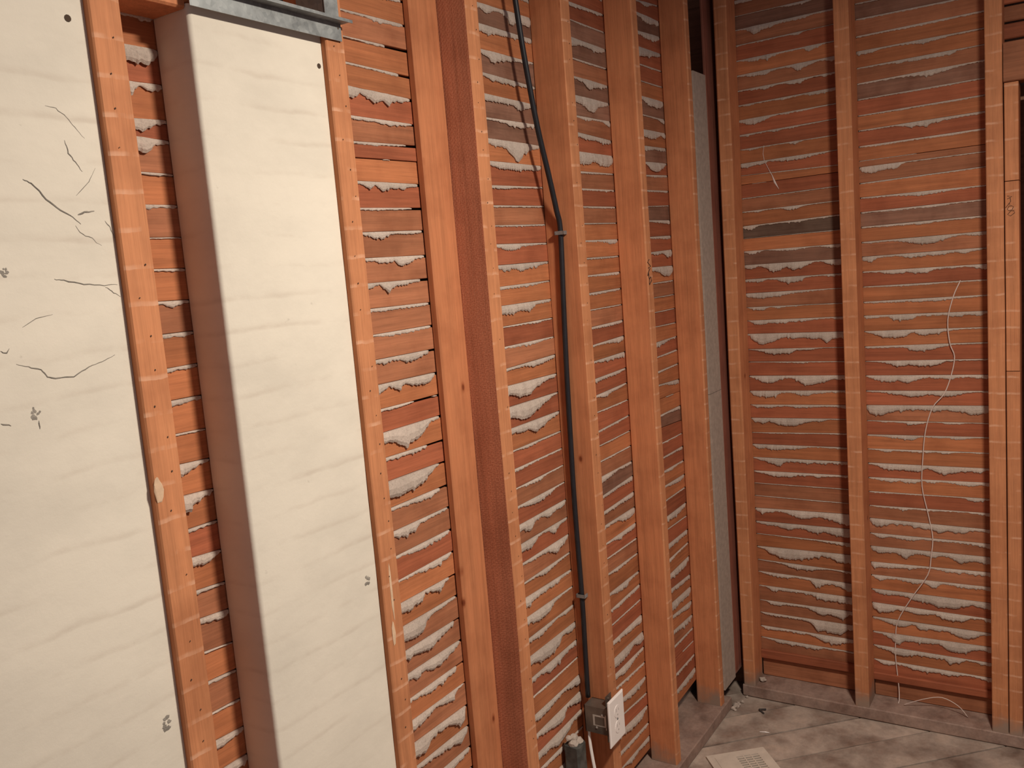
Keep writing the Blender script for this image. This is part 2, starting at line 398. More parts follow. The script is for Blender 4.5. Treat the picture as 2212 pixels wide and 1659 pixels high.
# ------------------------------------------------------------------ measured gaps between the laths (mm)
# start, height there, end, height there : how far the plaster hangs below the upper lath, along the bay
GAPS = {
    'bay1': '''
-2219 1896 -2166 1896 : 21 22 24 13
-2216 1846 -2168 1847 : 16 6 11 10
-2218 1795 -2168 1797 : 15 17 14 7 7
-2215 1770 -2170 1768 : 20 19 9 6
-2215 1721 -2169 1720 : 3 4 3
-2216 1675 -2169 1675 : 6 4 5
-2215 1628 -2169 1628 : 2 2 2
-2214 1583 -2168 1582 : 3 4 4
-2213 1536 -2168 1535 : 4 7 6 5
-2212 1488 -2167 1488 : 6 5 7 5
-2212 1438 -2166 1439 : 6 5 6 5
-2212 1390 -2166 1390 : 8 6 5 6
-2212 1340 -2165 1339 : 3 3 3
-2211 1294 -2164 1292 : 17 11 6 4
-2211 1246 -2164 1244 : 24 14 10 5
-2212 1194 -2169 1194 : 5 4 4
-2211 1150 -2165 1147 : 13 15 11 5
-2212 1098 -2167 1095 : 5 4 4
-2210 1053 -2165 1050 : 7 9 11 10
-2210 1000 -2168 996 : 3 2 2
-2210 952 -2169 950 : 4 5 4
-2210 902 -2169 901 : 4 3 4
-2211 856 -2169 854 : 14 10 8
-2208 806 -2168 806 : 15 13 13
''',
    'bay2': '''
-1752 2031 -1593 2034 : 4 4 5 9 6 6
-1752 1984 -1592 1986 : 3 3 4 5 0 0
-1753 1938 -1591 1936 : 4 4 4 5 6 0
-1753 1895 -1591 1892 : 21 10 13 23 15 21 11 12 6
-1755 1843 -1591 1843 : 6 7 5 8 8 6 4
-1754 1797 -1590 1801 : 4 5 6 4 4 3 0
-1753 1768 -1590 1770 : 0 0 0 2 0 0 0
-1752 1725 -1590 1725 : 6 13 8 19 9 12 11 7 6
-1752 1676 -1588 1678 : 4 5 4 4 3 0
-1752 1631 -1588 1633 : 6 13 13 6 5 6 6 5
-1753 1583 -1588 1583 : 5 8 12 9 20 14 6 5
-1754 1536 -1587 1536 : 10 4 22 9 10 6 5 0
-1756 1488 -1587 1487 : 6 7 6 6 6 5
-1756 1439 -1584 1440 : 4 7 7 7 6 5
-1756 1391 -1583 1391 : 7 11 8 9 16 14 10 7 0
-1755 1343 -1583 1342 : 15 8 17 9 15 18 17 6
-1756 1296 -1584 1295 : 5 5 5 3 0 0 2
-1756 1250 -1584 1251 : 20 23 35 35 31 19 6 6
-1758 1201 -1582 1199 : 6 8 7 8 5 0 0
-1758 1154 -1581 1153 : 32 35 32 31 26 15 5 0
-1758 1101 -1583 1102 : 5 6 9 11 12 7 0
-1758 1054 -1584 1055 : 12 18 18 8 7 6 5
-1759 1004 -1582 1006 : 5 6 11 12 10 10 6
-1758 955 -1582 958 : 5 5 6 11 12 10 6
-1757 908 -1583 907 : 19 21 18 8 12 16 6 0
-1758 859 -1582 859 : 29 33 32 12 8 8 5 5
-1759 809 -1582 809 : 18 18 23 25 19 14 10 0
-1760 760 -1581 759 : 12 18 14 22 21 18 13 5
-1760 709 -1583 710 : 8 9 16 14 13 10 0
-1760 663 -1582 662 : 20 19 14 8 14 19 5 3
-1761 615 -1581 610 : 29 33 19 14 14 20 33 7
-1761 564 -1583 563 : 8 9 11 14 16 26 7
-1762 514 -1582 514 : 9 13 19 13 7
-1762 465 -1582 466 : 9 13 19 13 7
''',
    'bay3': '''
-1311 2130 -1069 2137 : 11 19 8 9 29 16 24 19
-1313 2085 -1073 2088 : 15 20 14 13 12 9 11 14
-1310 2030 -1079 2033 : 8 21 18 11 8 7 4
-1311 1980 -1076 1975 : 6 13 12 12 9 7 6
-1306 1934 -1094 1932 : 15 14 13 12 22 14 6
-1309 1882 -1084 1885 : 5 5 8 12 14 8 6
-1309 1836 -1078 1835 : 10 16 16 27 47 25 15 11 7
-1305 1786 -1082 1786 : 10 16 15 16 12 14 9
-1306 1732 -1091 1735 : 7 7 5 4 4
-1308 1687 -1083 1689 : 4 4 4 4
-1308 1642 -1081 1644 : 3 4 4 4 4
-1307 1599 -1080 1598 : 7 15 14 6 6 4 4
-1312 1551 -1078 1552 : 8 13 10 17 14 10 6 6
-1312 1502 -1079 1504 : 7 7 7 7 4 3
-1314 1458 -1074 1458 : 20 22 17 21 8 7 6
-1306 1410 -1078 1410 : 3 4 4 6 4 3
-1303 1363 -1076 1363 : 6 6 7 7 4 4
-1306 1312 -1074 1317 : 6 6 7 14 12 9 6
-1304 1271 -1076 1268 : 22 32 33 20 13 9 6
-1304 1221 -1074 1220 : 26 37 36 25 15 6 4
-1304 1170 -1075 1171 : 13 18 17 28 22 13 9 5
-1301 1117 -1076 1119 : 3 7 4 4 3
-1300 1072 -1074 1074 : 7 6 4 4 4 3
-1302 1026 -1078 1030 : 3 6 9 4 4 3
-1301 982 -1078 985 : 6 13 16 11 4 3
-1302 936 -1079 938 : 16 28 12 10 20 12 14 6
-1302 888 -1080 891 : 19 20 6 6 17 8 5
-1303 841 -1080 845 : 6 9 9 12 27 16 6
-1302 792 -1077 796 : 4 5 13 8 5 4
-1301 753 -1080 748 : 20 15 13 12 6 6
-1304 705 -1083 703 : 18 26 23 8 5 4
-1301 651 -1086 654 : 11 15 10 5 10 8
-1303 605 -1077 605 : 19 30 34 29 10 16 16
-1303 550 -1076 555 : 11 9 23 18 12 11 12
-1302 503 -1084 507 : 4 6 5 4 3
-1303 454 -1079 457 : 15 17 12 8 16 25
-1303 403 -1082 410 : 10 16 24 28 8 18 25
-1304 353 -1089 359 : 15 16 28 22 10 12
-1303 311 -1092 312 : 8 10 12 8 6
-1305 261 -1095 263 : 8 10 12 8 6
-1307 213 -1098 214 : 8 10 12 8 6
''',
    'bay4': '''
-871 2217 -674 2222 : 9 9 8 6
-871 2173 -679 2174 : 3 5 4 4
-871 2127 -681 2127 : 21 12 14 17 10
-871 2076 -682 2076 : 4 5 5 4
-872 2029 -681 2028 : 6 8 25 16 13 8
-870 1980 -685 1980 : 18 21 34 35 19 14 8
-871 1928 -677 1930 : 5 8 5 6 18
-871 1884 -678 1877 : 12 14 11 13 10
-868 1834 -681 1834 : 32 31 21 31 32 23
-869 1783 -684 1785 : 5 5 4 4
-871 1738 -684 1739 : 4 5 5 4
-871 1691 -687 1692 : 4 5 5 5
-871 1646 -686 1647 : 3 3 3 3
-868 1600 -685 1600 : 4 5 5 7 12 10
-867 1553 -684 1553 : 4 5 5 5 4
-867 1506 -681 1507 : 4 5 7 7 8
-865 1458 -683 1460 : 6 7 5 5
-868 1413 -686 1413 : 3 3 3 3
-867 1365 -684 1367 : 6 7 8 8 7
-865 1316 -680 1321 : 5 5 7 10 15 12
-864 1271 -682 1274 : 6 8 10 12 14
-868 1222 -682 1226 : 10 8 9 5
-865 1176 -685 1182 : 6 14 8 7 4
-862 1130 -684 1132 : 3 4 4 3
-864 1077 -683 1085 : 5 5 5 4
-860 1036 -684 1039 : 3 4 3 3
-859 991 -685 993 : 3 4 3 3
-862 946 -682 946 : 15 10 5 7 7
-869 892 -680 902 : 7 8 7 10 13
-866 846 -679 853 : 8 9 9 11 13
-867 805 -676 805 : 8 7 9 18 21 14
-869 754 -675 757 : 5 7 14 11 13 9
-868 710 -677 710 : 3 4 4 4
-867 664 -680 663 : 4 9 7 5 4
-870 606 -680 606 : 7 14 16 7 6
-868 558 -675 565 : 7 11 9 9 9
-866 514 -674 518 : 4 4 4 4
-867 463 -669 468 : 11 11 14 15 18 22
-869 411 -666 414 : 25 25 22 13 26 23
-868 364 -677 366 : 14 21 16 9 9
-869 323 -672 316 : 7 7 6 5
-872 275 -674 270 : 11 13 18 15 8
-871 229 -664 216 : 4 4 6 5
-862 183 -680 175 : 14 22 22 8
-856 123 -670 118 : 9 9 8 6
''',
    'bay5': '''
-425 2309 -268 2323 : 4 14 4 4
-428 2272 -266 2273 : 10 21 21 14 18
-435 2218 -268 2227 : 10 14 18 14 11
-438 2171 -266 2175 : 26 21 14 9
-439 2122 -279 2123 : 4 5 4
-439 2073 -277 2074 : 3 4 4
-438 2027 -270 2026 : 10 22 24 22 9
-439 1973 -278 1972 : 4 4 5 17
-440 1928 -274 1929 : 21 25 20 11 22
-441 1879 -281 1882 : 14 9 9 11
-441 1831 -284 1834 : 7 25 29 18 6
-440 1792 -280 1797 : 5 7 6
-442 1746 -279 1748 : 5 5 6
-443 1697 -276 1702 : 2 3 3
-441 1654 -274 1654 : 5 7 9 13
-441 1603 -274 1605 : 5 7 9 11
-442 1556 -271 1560 : 5 11 7 22 19
-440 1509 -270 1508 : 11 15 30 30 15
-441 1460 -283 1461 : 3 4 4
-442 1415 -284 1415 : 2 3 3
-443 1369 -282 1369 : 2 3 2
-442 1324 -276 1322 : 2 3 3
-441 1274 -278 1277 : 13 11 5 5
-442 1228 -279 1233 : 3 5 5
-442 1182 -281 1186 : 6 5 4
-442 1139 -279 1133 : 4 6 12 14
-439 1093 -280 1092 : 0 2 0
-440 1042 -276 1044 : 6 5 8 10
-442 1001 -279 994 : 0 0 0
-439 952 -280 951 : 4 4 3
-442 905 -276 906 : 5 6 6 10
-441 859 -276 858 : 6 10 5 6
-441 811 -269 810 : 6 10 12 12 10
-439 763 -276 765 : 4 4 4
-437 708 -262 712 : 14 18 16 12 8
-436 667 -275 666 : 2 3 3
-436 616 -271 618 : 14 14 12 12
-434 566 -272 573 : 10 6 6 6
-433 516 -274 524 : 16 20 21 8
-431 465 -273 459 : 12 14 12 13
-431 417 -263 415 : 24 20 21 13
-428 373 -265 364 : 10 12 17 8
-426 320 -267 314 : 10 14 13 9
-428 270 -268 269 : 8 8 6 6
-426 224 -270 221 : 0 2 2
-422 173 -271 173 : 8 8 7
-420 116 -262 124 : 12 17 17 13
''',
    'bayR1': '''
-170 2307 -464 2308 : 2 2 2 2 8 8 2 2
-164 2263 -463 2265 : 3 7 26 17 14 10 10 10 10 5 6 6
-168 2214 -464 2218 : 4 4 4 5 5 4 4 8 2 2 2 2
-163 2165 -462 2168 : 4 7 13 11 15 10 5 5 5 5 17 10 4 4
-161 2117 -461 2121 : 5 7 12 12 15 8 5 5 8 22 16 10 6 8 14
-163 2068 -462 2073 : 4 5 7 7 12 7 5 8 13 13 6 4 4 9 5
-163 2020 -460 2025 : 4 7 4 4 4 5 8 6 5 5 9 10 10 9
-160 1971 -460 1977 : 8 19 20 15 7 4 7 5 6 5 4 4 4
-160 1923 -465 1930 : 6 7 5 4 8 5 7 5 4 4 3 3
-155 1875 -458 1880 : 2 7 5 3 3 3 10 2 3 3 3
-158 1828 -456 1833 : 15 15 11 12 5 8 11 12 13 12 9 7 5 3
-154 1789 -455 1786 : 1 1 2 3 3 3 3 3
-152 1758 -459 1762 : 0 1 0 0 0 0
-157 1713 -459 1719 : 3 3 3 3 3 3
-154 1668 -456 1673 : 3 4 7 3 3 4 12 11 5 3 3 3 3
-151 1619 -458 1628 : 8 16 5 4 4 5 7 7 5 5 5 4
-148 1578 -456 1580 : 1 1 1 1 2 2 3 3
-153 1534 -460 1534 : 4 13 7 1 4 7 8 9 6 4 3 5 10 10
-149 1487 -457 1486 : 11 14 7 13 27 25 14 25 22 12 4 5 16 18
-153 1438 -462 1439 : 9 10 11 4 8 18 20 17 6 4 4 7 7
-154 1390 -455 1392 : 13 17 20 16 16 11 8 7 5 4 3 3
-150 1342 -455 1343 : 1 10 12 3 8 4 4 2 2 2 3 3
-154 1296 -455 1298 : 1 12 15 12 13 13 11 10 11 7 6 5 4 8
-154 1250 -459 1249 : 6 26 38 32 27 17 14 20 18 16 21 20 35 21 21
-150 1196 -457 1198 : 1 4 9 16 19 16 18 7 7 7 3 2 2 3
-147 1152 -456 1151 : 1 2 2 3 4 5 6 3 3 3 3
-148 1103 -457 1104 : 4 10 22 25 20 9 8 17 30 32 27 17 14 13
-146 1050 -455 1053 : 5 18 19 22 20 9 7 9 16 17 11 10 7 7 7
-147 1001 -462 1004 : 1 9 9 11 7 6 7 11 9 9 7 6 7 11
-147 954 -452 957 : 5 16 19 13 18 25 26 26 17 12 9 11 4 4 3
-141 902 -456 908 : 1 2 4 4 3 4 3 3 4 5
-145 860 -454 860 : 3 15 13 18 17 13 15 11 6 4 4 5 5 6
-146 813 -460 811 : 4 7 13 21 26 9 9 12 13 9 11 7 9 9
-144 764 -458 764 : 1 7 9 14 18 15 16 9 10 7 12 10 7 6 7
-146 720 -451 718 : 1 2 2 3 2 3 2 3
-146 674 -457 669 : 1 2 2 2 3 2 2
-150 628 -459 630 : 8 17 12 8 11 18 27 25 18 19 25 31 35
-146 580 -459 579 : 4 9 12 12 17 22 14 13 22 24 18 24 28 29
-142 534 -458 530 : 1 2 2 4 3 4 4 6 9 12
-146 487 -459 488 : 3 9 25 34 37 35 29 21 14 18 29 29
-147 438 -456 429 : 1 3 3 6 15 15 15 8 3 4 7
-148 394 -456 387 : 1 7 10 13 12 7 7 9 30 17 13 16 27
-146 342 -457 338 : 3 4 17 11 13 9 9 10 18 25 21 20 25
-148 287 -461 287 : 1 3 13 14 8 9 8 8 18 27 21 24 32 12
-147 241 -454 238 : 1 8 9 8 8 9 8 12 38 34 39 39 18
-150 189 -461 186 : 3 13 9 8 8 9 6 14 23 26 18 12
-149 146 -462 141 : 2 5 11 13 11 12 14 6 6 3 6
''',
    'bayR2': '''
-533 2265 -884 2259 : 4 3 4 3 3
-533 2218 -881 2216 : 4 5 5 5 3
-535 2167 -880 2169 : 5 5 5 7 7 6 5 5
-535 2121 -875 2121 : 11 12 5 5 7 13 9 5 5 4
-534 2072 -882 2075 : 4 5 5 5 9 10 12 12 12 4 3 3
-534 2025 -879 2031 : 4 5 5 5 6 10 16 12 7 4 5
-535 1977 -884 1981 : 4 4 4 5 5 5 4 4
-535 1928 -882 1933 : 4 4 5 5 5 5 4
-534 1882 -880 1886 : 4 4 4 4 6 14 15 12 9 7 6 6
-534 1833 -883 1837 : 4 6 6 5 5 6 7 5 5
-533 1788 -882 1791 : 2 2 2 0 0 0
-532 1768 -882 1771 : 13 22 18 16 3 3 3 3 3 3 3
-538 1719 -882 1727 : 4 4 4 4 4 3
-533 1674 -886 1673 : 4 5 5 8 13 9 6 4 4
-532 1628 -885 1632 : 4 4 6 6 5 7 4 4 4
-534 1582 -885 1584 : 5 5 6 6 7 9 6 5 5 5 5
-531 1534 -883 1537 : 4 6 5 5 8 15 21 22 16 8 5 10 10
-533 1487 -882 1489 : 15 16 6 6 6 11 14 11 12 11 7 12 7 4
-532 1440 -885 1440 : 4 4 7 11 13 9 15 15 7 5 6 4 11 16
-536 1392 -883 1394 : 3 4 5 6 6 6 4 4 4 4
-536 1343 -882 1348 : 4 6 6 8 7 9 9 11 7 6 5 4
-533 1298 -882 1299 : 7 8 8 6 15 19 18 7 7 7 8 14 13 7 14 9
-532 1248 -883 1250 : 3 10 21 23 22 9 19 16 9 6 4 4 4
-532 1198 -882 1204 : 5 7 7 6 7 19 19 16 9 4 4 4 4
-533 1150 -882 1153 : 1 3 5 13 17 15 17 17 15 6 4 4 4 4
-533 1103 -883 1104 : 3 12 17 22 17 24 17 9 9 11 13 9 7 11 11
-532 1053 -884 1054 : 3 5 6 11 13 19 17 11 15 17 13 6 4 6
-530 1005 -885 1008 : 18 31 33 23 18 16 14 14 15 18 14 18 17 28 25 22
-533 954 -883 954 : 2 2 6 4 6 10 8 2 2 6 6 2 2 3
-533 907 -883 910 : 5 5 7 10 12 16 5 6 7 6 11 7 4 4
-532 860 -884 861 : 3 4 9 5 6 7 8 5 9 4 3 4 4
-533 812 -885 811 : 6 7 19 15 20 19 22 11 18 26 21 15 13 14 6
-533 763 -886 766 : 4 6 10 13 8 13 12 5 10 7 6 10 13 14 9 11
-534 716 -887 715 : 4 5 4 4 4 3 3 3 13 5
-536 668 -887 669 : 3 6 6 10 5 6 5 4 4 6 11
-533 624 -886 616 : 17 26 20 12 12 12 16 18 19 26 16 21 20 8 9 11
-535 573 -886 570 : 3 15 8 12 14 7 8 8 7 8 10 16
-532 528 -887 527 : 10 22 18 16 32 14 14 20 12 16 29 19 21 23
-536 473 -886 477 : 20 18 14 12 6 6 12 10 13 12
-533 428 -886 429 : 5 17 10 8 12 16 10 24 7 8 12 12 10 13
-536 379 -887 377 : 5 15 16 12 13 22 24 26 35 32 33 23 16 19 23
-534 331 -888 324 : 21 30 24 14 14 18 18 11 23 24 21 8 6 13
-533 280 -888 276 : 6 8 14 21 19 8 22 16 18 13 23 29 24 10 8
-534 229 -887 230 : 5 6 16 34 20 18 19 16 14 29 33 31 18 14 19
-534 181 -887 177 : 5 10 12 23 25 16 14 14 15 13 22 17 6 6 10 12
-535 130 -886 126 : 2 13 14 8 8 16 16 14 12 15 12 6 6 10 12
''',
}

def beam(name, rect, z0, z1, mat, parent, edge_mat=None, edge_dir=None, jit=.0012, cham=.002, seg=.09, seed=0, lean=0.0):
    """an upright sawn timber: chamfered section, slightly wavy arrises; rect = x0,x1,y0,y1"""
    x0, x1, y0, y1 = rect
    n = max(2, int((z1 - z0) / seg))
    prof = [(x0 + cham, y0), (x1 - cham, y0), (x1, y0 + cham), (x1, y1 - cham),
            (x1 - cham, y1), (x0 + cham, y1), (x0, y1 - cham), (x0, y0 + cham)]
    v = []; f = []; mi = []
    for k in range(n + 1):
        z = z0 + (z1 - z0) * k / n
        for j, (x, y) in enumerate(prof):
            p = Vector((x * 9, y * 9, z * 3 + seed * 5.7))
            dx = noise.noise(p) * jit; dy = noise.noise(p + Vector((9, 4, 2))) * jit
            if y > y1 - .006: dy = 0
            v.append((x + dx, y + dy, z))
    for k in range(n):
        for j in range(8):
            a, b = k * 8 + j, k * 8 + (j + 1) % 8
            f.append((a, b, b + 8, a + 8))
            e = 0
            if edge_mat is not None and edge_dir is not None:
                (ax, ay), (bx, by) = prof[j], prof[(j + 1) % 8]
                nx, ny = (by - ay), -(bx - ax)
                L = math.hypot(nx, ny)
                if (nx * edge_dir[0] + ny * edge_dir[1]) / L > .6: e = 1
            mi.append(e)
    f.append(tuple(range(8))[::-1]); mi.append(0)
    f.append(tuple(n * 8 + j for j in range(8))); mi.append(0)
    return mesh_obj(name, v, f, [mat, edge_mat or mat], parent, mi)

def parse(bay):
    out = []
    for l in GAPS[bay].strip().split('\n'):
        a, b = l.split(':')
        s, zs, e, ze = (int(q) / 1000 for q in a.split())
        out.append([s, zs, e, ze, [int(q) / 1000 for q in b.split()]])
    return out

def line_z(g, s):
    return g[1] + (g[3] - g[1]) * (s - g[0]) / (g[2] - g[0])

def gap_of(g):
    d = g[4]
    if max(d) <= .0025: return .0016
    nz = [q for q in d if q > 0]
    if min(d) == 0 and max(d) > .003: return .0050
    return min(.0055, max(.0022, min(nz) + .0008))

LT = .008       # lath thickness

def bay_build(wall, bay, lo, hi, klo, khi, P, zmin, zmax, tints, side):
    """laths and plaster keys of one bay. lo..hi: lath ends, klo..khi: plaster ends (along the wall),
    P(s, d, z) gives the world point at s along, d out of the lath face towards the room"""
    r = random.Random(sum(map(ord, bay)))
    gaps = parse(bay)
    sgn = 1 if gaps[0][2] > gaps[0][0] else -1
    # carry the courses on, out of sight, above and below the measured ones
    def extra(z):
        return [lo, z, hi, z, [.003 + r.random() * .014 for _ in range(9)]]
    zt = line_z(gaps[0], (lo + hi) / 2)
    up = []
    while zt + .048 < zmax:
        zt += .048; up.insert(0, extra(zt))
    zb = line_z(gaps[-1], (lo + hi) / 2)
    dn = []
    while zb - .048 > zmin + .03:
        zb -= .048; dn.append(extra(zb))
    nup = len(up)
    gaps = up + gaps + dn
    # laths
    for i in range(-1, len(gaps)):
        if i >= 0:
            g = gaps[i]; gg = gap_of(g)
            top = lambda s: line_z(g, s) - gg
        else:
            top = lambda s: line_z(gaps[0], s) + .043
        if i + 1 < len(gaps):
            g2 = gaps[i + 1]
            bot = lambda s: line_z(g2, s)
        else:
            bot = lambda s: max(zmin, line_z(gaps[-1], s) - .046)
        d0 = r.uniform(-.0012, .0008)
        v = []; f = []
        n = 4
        for k in range(n + 1):
            s = lo + (hi - lo) * k / n
            a, b = top(s) + r.uniform(-.0004, .0004), bot(s) + r.uniform(-.0004, .0004)
            c = .0008
            v += [P(s, d0 - LT, b), P(s, d0 - c, b), P(s, d0, b + c), P(s, d0, a - c), P(s, d0 - c, a), P(s, d0 - LT, a)]
        for k in range(n):
            for j in range(6):
                q = (k * 6 + j, k * 6 + (j + 1) % 6, (k + 1) * 6 + (j + 1) % 6, (k + 1) * 6 + j)
                f.append(q if side > 0 else q[::-1])
        f.append(tuple(range(6))); f.append(tuple(n * 6 + j for j in range(6))[::-1])
        j = i - nup
        t = tints.get(j) or r.choice(tints['mix'])
        mesh_obj('lath', v, f, M_LATH[t], wall)
    # plaster keys
    for i, g in enumerate(gaps):
        d = g[4]; gg = gap_of(g)
        if max(d) <= 0: continue
        a, b = (klo, khi)
        L = abs(khi - klo)
        n = max(12, int(L / .0028))
        cols = []
        seed = i * 3.7 + len(bay) * 11
        for k in range(n + 1):
            s = a + (b - a) * k / n
            t = (s - g[0]) / (g[2] - g[0]) * (len(d) - 1)
            t = min(max(t, 0), len(d) - 1)
            j = min(int(t), len(d) - 2); u = t - j
            if (d[j] == 0 and d[j + 1] == 0) or (d[j] == 0 and u < .6) or (d[j + 1] == 0 and u > .4):
                cols.append(None); continue
            u = u * u * (3 - 2 * u) * .5 + u * .5
            dd = (d[j] or d[j + 1]) * (1 - u) + (d[j + 1] or d[j]) * u
            amp = min(.38 * dd, .0036)
            dd += amp * noise.noise(Vector((s * 140, seed, 0))) + amp * .6 * noise.noise(Vector((s * 420, seed, 3)))
            sp_ = noise.noise(Vector((s * 95, seed + 4, 9)))
            if sp_ > .28 and dd > .004: dd += (sp_ - .28) * min(.014, dd * .9)
            dd = max(.0014, min(dd, .046))
            cols.append((s, line_z(g, s), dd))
        runs = []; cur = []
        for c in cols + [None]:
            if c is None:
                if len(cur) > 2: runs.append(cur)
                cur = []
            else: cur.append(c)
        v = []; f = []
        for run in runs:
            base = len(v); m = 7
            for q, (s, z, dd) in enumerate(run):
                edge = min(q, len(run) - 1 - q)
                k = min(1, (edge + .6) / 3.0)
                over = max(0, dd - gg)
                bul = (.0012 + min(.0062, over * .30)) * k
                bul *= 1 + .35 * noise.noise(Vector((s * 60, seed, 7)))
                dep = dd * (.55 + .45 * k)
                zt = z - .0004 - (1 - k) * .001
                lowb = min(dep, gg)
                v += [P(s, -LT * .8, zt), P(s, .0004 + bul * .45, zt), P(s, .0006 + bul, zt - dep * .45),
                      P(s, .0006 + bul * .95, zt - dep * .8), P(s, .0004 + bul * .55, zt - dep),
                      P(s, .0003 if over > 0 else -.001, zt - (dep - min(.0012, over)) ), P(s, -LT * .8, zt - lowb * .96)]
            for q in range(len(run) - 1):
                for j in range(m):
                    w = (base + q * m + j, base + q * m + (j + 1) % m, base + (q + 1) * m + (j + 1) % m, base + (q + 1) * m + j)
                    f.append(w[::-1] if side > 0 else w)
            f.append(tuple(base + j for j in range(m)))
            e = base + (len(run) - 1) * m
            f.append(tuple(e + j for j in range(m))[::-1])
        if v:
            mesh_obj('plaster_key', v, f, M_KEY, wall)

# ------------------------------------------------------------------ floor (diagonal boards)
FZ = -.045
floor = tag(empty('floor'), 'dusty bare floor of diagonal boards', None, None, 'structure')
dirv = Vector((math.cos(math.radians(-46.5)), math.sin(math.radians(-46.5)), 0))
nrmv = Vector((-dirv.y, dirv.x, 0))
offs = [-.2654 + .148 * k for k in range(2, -22, -1)]
def clip_poly(poly, p, n):
    out = []
    for a, b in zip(poly, poly[1:] + poly[:1]):
        da, db = (a - p).dot(n), (b - p).dot(n)
        if da >= 0: out.append(a)
        if da * db < 0: out.append(a + (b - a) * (da / (da - db)))
    return out
X0, X1, Y0, Y1 = -3.3, .044, -2.2, .044
nn = Vector((.7254, .6884, 0))
nn = Vector((nrmv.x, nrmv.y, 0)) * (1 if nrmv.x > 0 else -1)
for k in range(len(offs) - 1):
    hi_, lo_ = offs[k], offs[k + 1]
    poly = [Vector((X0, Y0, 0)), Vector((X1, Y0, 0)), Vector((X1, Y1, 0)), Vector((X0, Y1, 0))]
    g = .0028
    poly = clip_poly(poly, nn * (hi_ - g), -nn)
    if len(poly) < 3: continue
    poly = clip_poly(poly, nn * (lo_ + g), nn)
    if len(poly) < 3: continue
    dz = rnd.uniform(-.0015, .001)
    m = len(poly)
    v = [(p.x, p.y, FZ + dz) for p in poly] + [(p.x, p.y, FZ - .02) for p in poly]
    f = [tuple(range(m)), tuple(range(2 * m - 1, m - 1, -1))] + [(j, m + j, m + (j + 1) % m, (j + 1) % m) for j in range(m)]
    mesh_obj('floor_board', v, f, M_FLOOR, floor)
mb = MB(); mb.box(X0, 0, Y0, 0, FZ - .04, FZ - .021)
mb.build('subfloor', M_BACK, floor)

# ------------------------------------------------------------------ left wall: studs, laths, keys, panels
ZT = 2.46
wl = tag(empty('wall_left'), 'long stud wall with bare laths, plaster keys and two cream plaster panels', None, None, 'structure')
D = .0884
PM = lambda s, d, z: Vector((s, -d, z))

T1 = {'mix': 'oobo', 0: 'r', 2: 'r', 15: 'r', 17: 'b'}
T2 = {'mix': 'oobob', 2: 'o', 3: 'r', 5: 'r', 7: 'r', 4: 'b', 11: 'b', 13: 'b', 16: 'r', 18: 'r', 22: 'r', 23: 'o', 26: 'b', 27: 'b'}
T3 = {'mix': 'oobr', 0: 'g', 1: 'o', 2: 'g', 3: 'o', 4: 'g', 5: 'g', 6: 'o', 7: 'r', 8: 'r', 9: 'b', 11: 'r', 13: 'o', 15: 'r', 19: 'r', 22: 'r', 24: 'r', 25: 'b', 26: 'r', 33: 'r'}
T4 = {'mix': 'orbo', 0: 'r', 1: 'g', 2: 'g', 3: 'b', 4: 'g', 5: 'g', 6: 'b', 7: 'r', 8: 'o', 9: 'b', 10: 'r', 18: 'r', 21: 'r', 27: 'g', 32: 'b'}
T5 = {'mix': 'orbo', 0: 'r', 1: 'g', 2: 'r', 3: 'r', 6: 'g', 7: 'b', 9: 'g', 13: 'g', 14: 'r', 15: 'r', 27: 'g', 28: 'r'}
bay_build(wl, 'bay1', -2.318, -2.150, -2.277, -2.1625, PM, .0, ZT, T1, 1)
bay_build(wl, 'bay2', -1.880, -1.470, -1.857, -1.5835, PM, .0, ZT, T2, 1)
bay_build(wl, 'bay3', -1.468, -1.063, -1.4425, -1.0845, PM, .0, ZT, T3, 1)
bay_build(wl, 'bay4', -1.061, -.660, -1.0400, -.6790, PM, .03, ZT, T4, 1)
bay_build(wl, 'bay5', -.658, -.262, -.6405, -.2810, PM, .062, ZT, T5, 1)

def stud(rect, z0, z1, mat=M_STUD, seed=0, edge=M_STUD_EDGE, jit=.0012, cham=.002):
    return beam('stud', rect, z0, z1, mat, wl, edge, (0, -1), jit, cham, seed=seed)
S1 = stud((-2.3221, -2.2774, -D, -.0006), -.003, ZT, seed=1)
S2 = stud((-1.9016, -1.8571, -D, -.0006), -.003, ZT, seed=2)
S3 = stud((-1.5790, -1.4870, -.0175, -.0012), -.003, ZT, seed=3, edge=M_STUD)
S4 = stud((-1.4862, -1.4429, -D, -.0006), -.003, ZT, M_STUD_ROUGH, seed=4, jit=.0022)
S5 = stud((-1.0838, -1.0403, -D, -.0006), -.003, ZT, seed=5)
S6 = stud((-.6780, -.6410, -D, -.0006), -.003, ZT, M_STUD_BASE, seed=6, cham=.004)
S7 = stud((-.2800, -.2460, -D, -.0006), -.003, ZT, M_STUD_BASE, seed=7, cham=.004, jit=.002)
S8 = beam('stud', (-.1340, -.030, -.0935, -.0845), .052, ZT, M_STUD_RED, wl, jit=.003, seed=8)
tag(S3, 'stud laid flat against the laths'); tag(S4, 'rough-sawn stud with diagonal saw marks')
tag(S8, 'dark red corner stud laid flat')

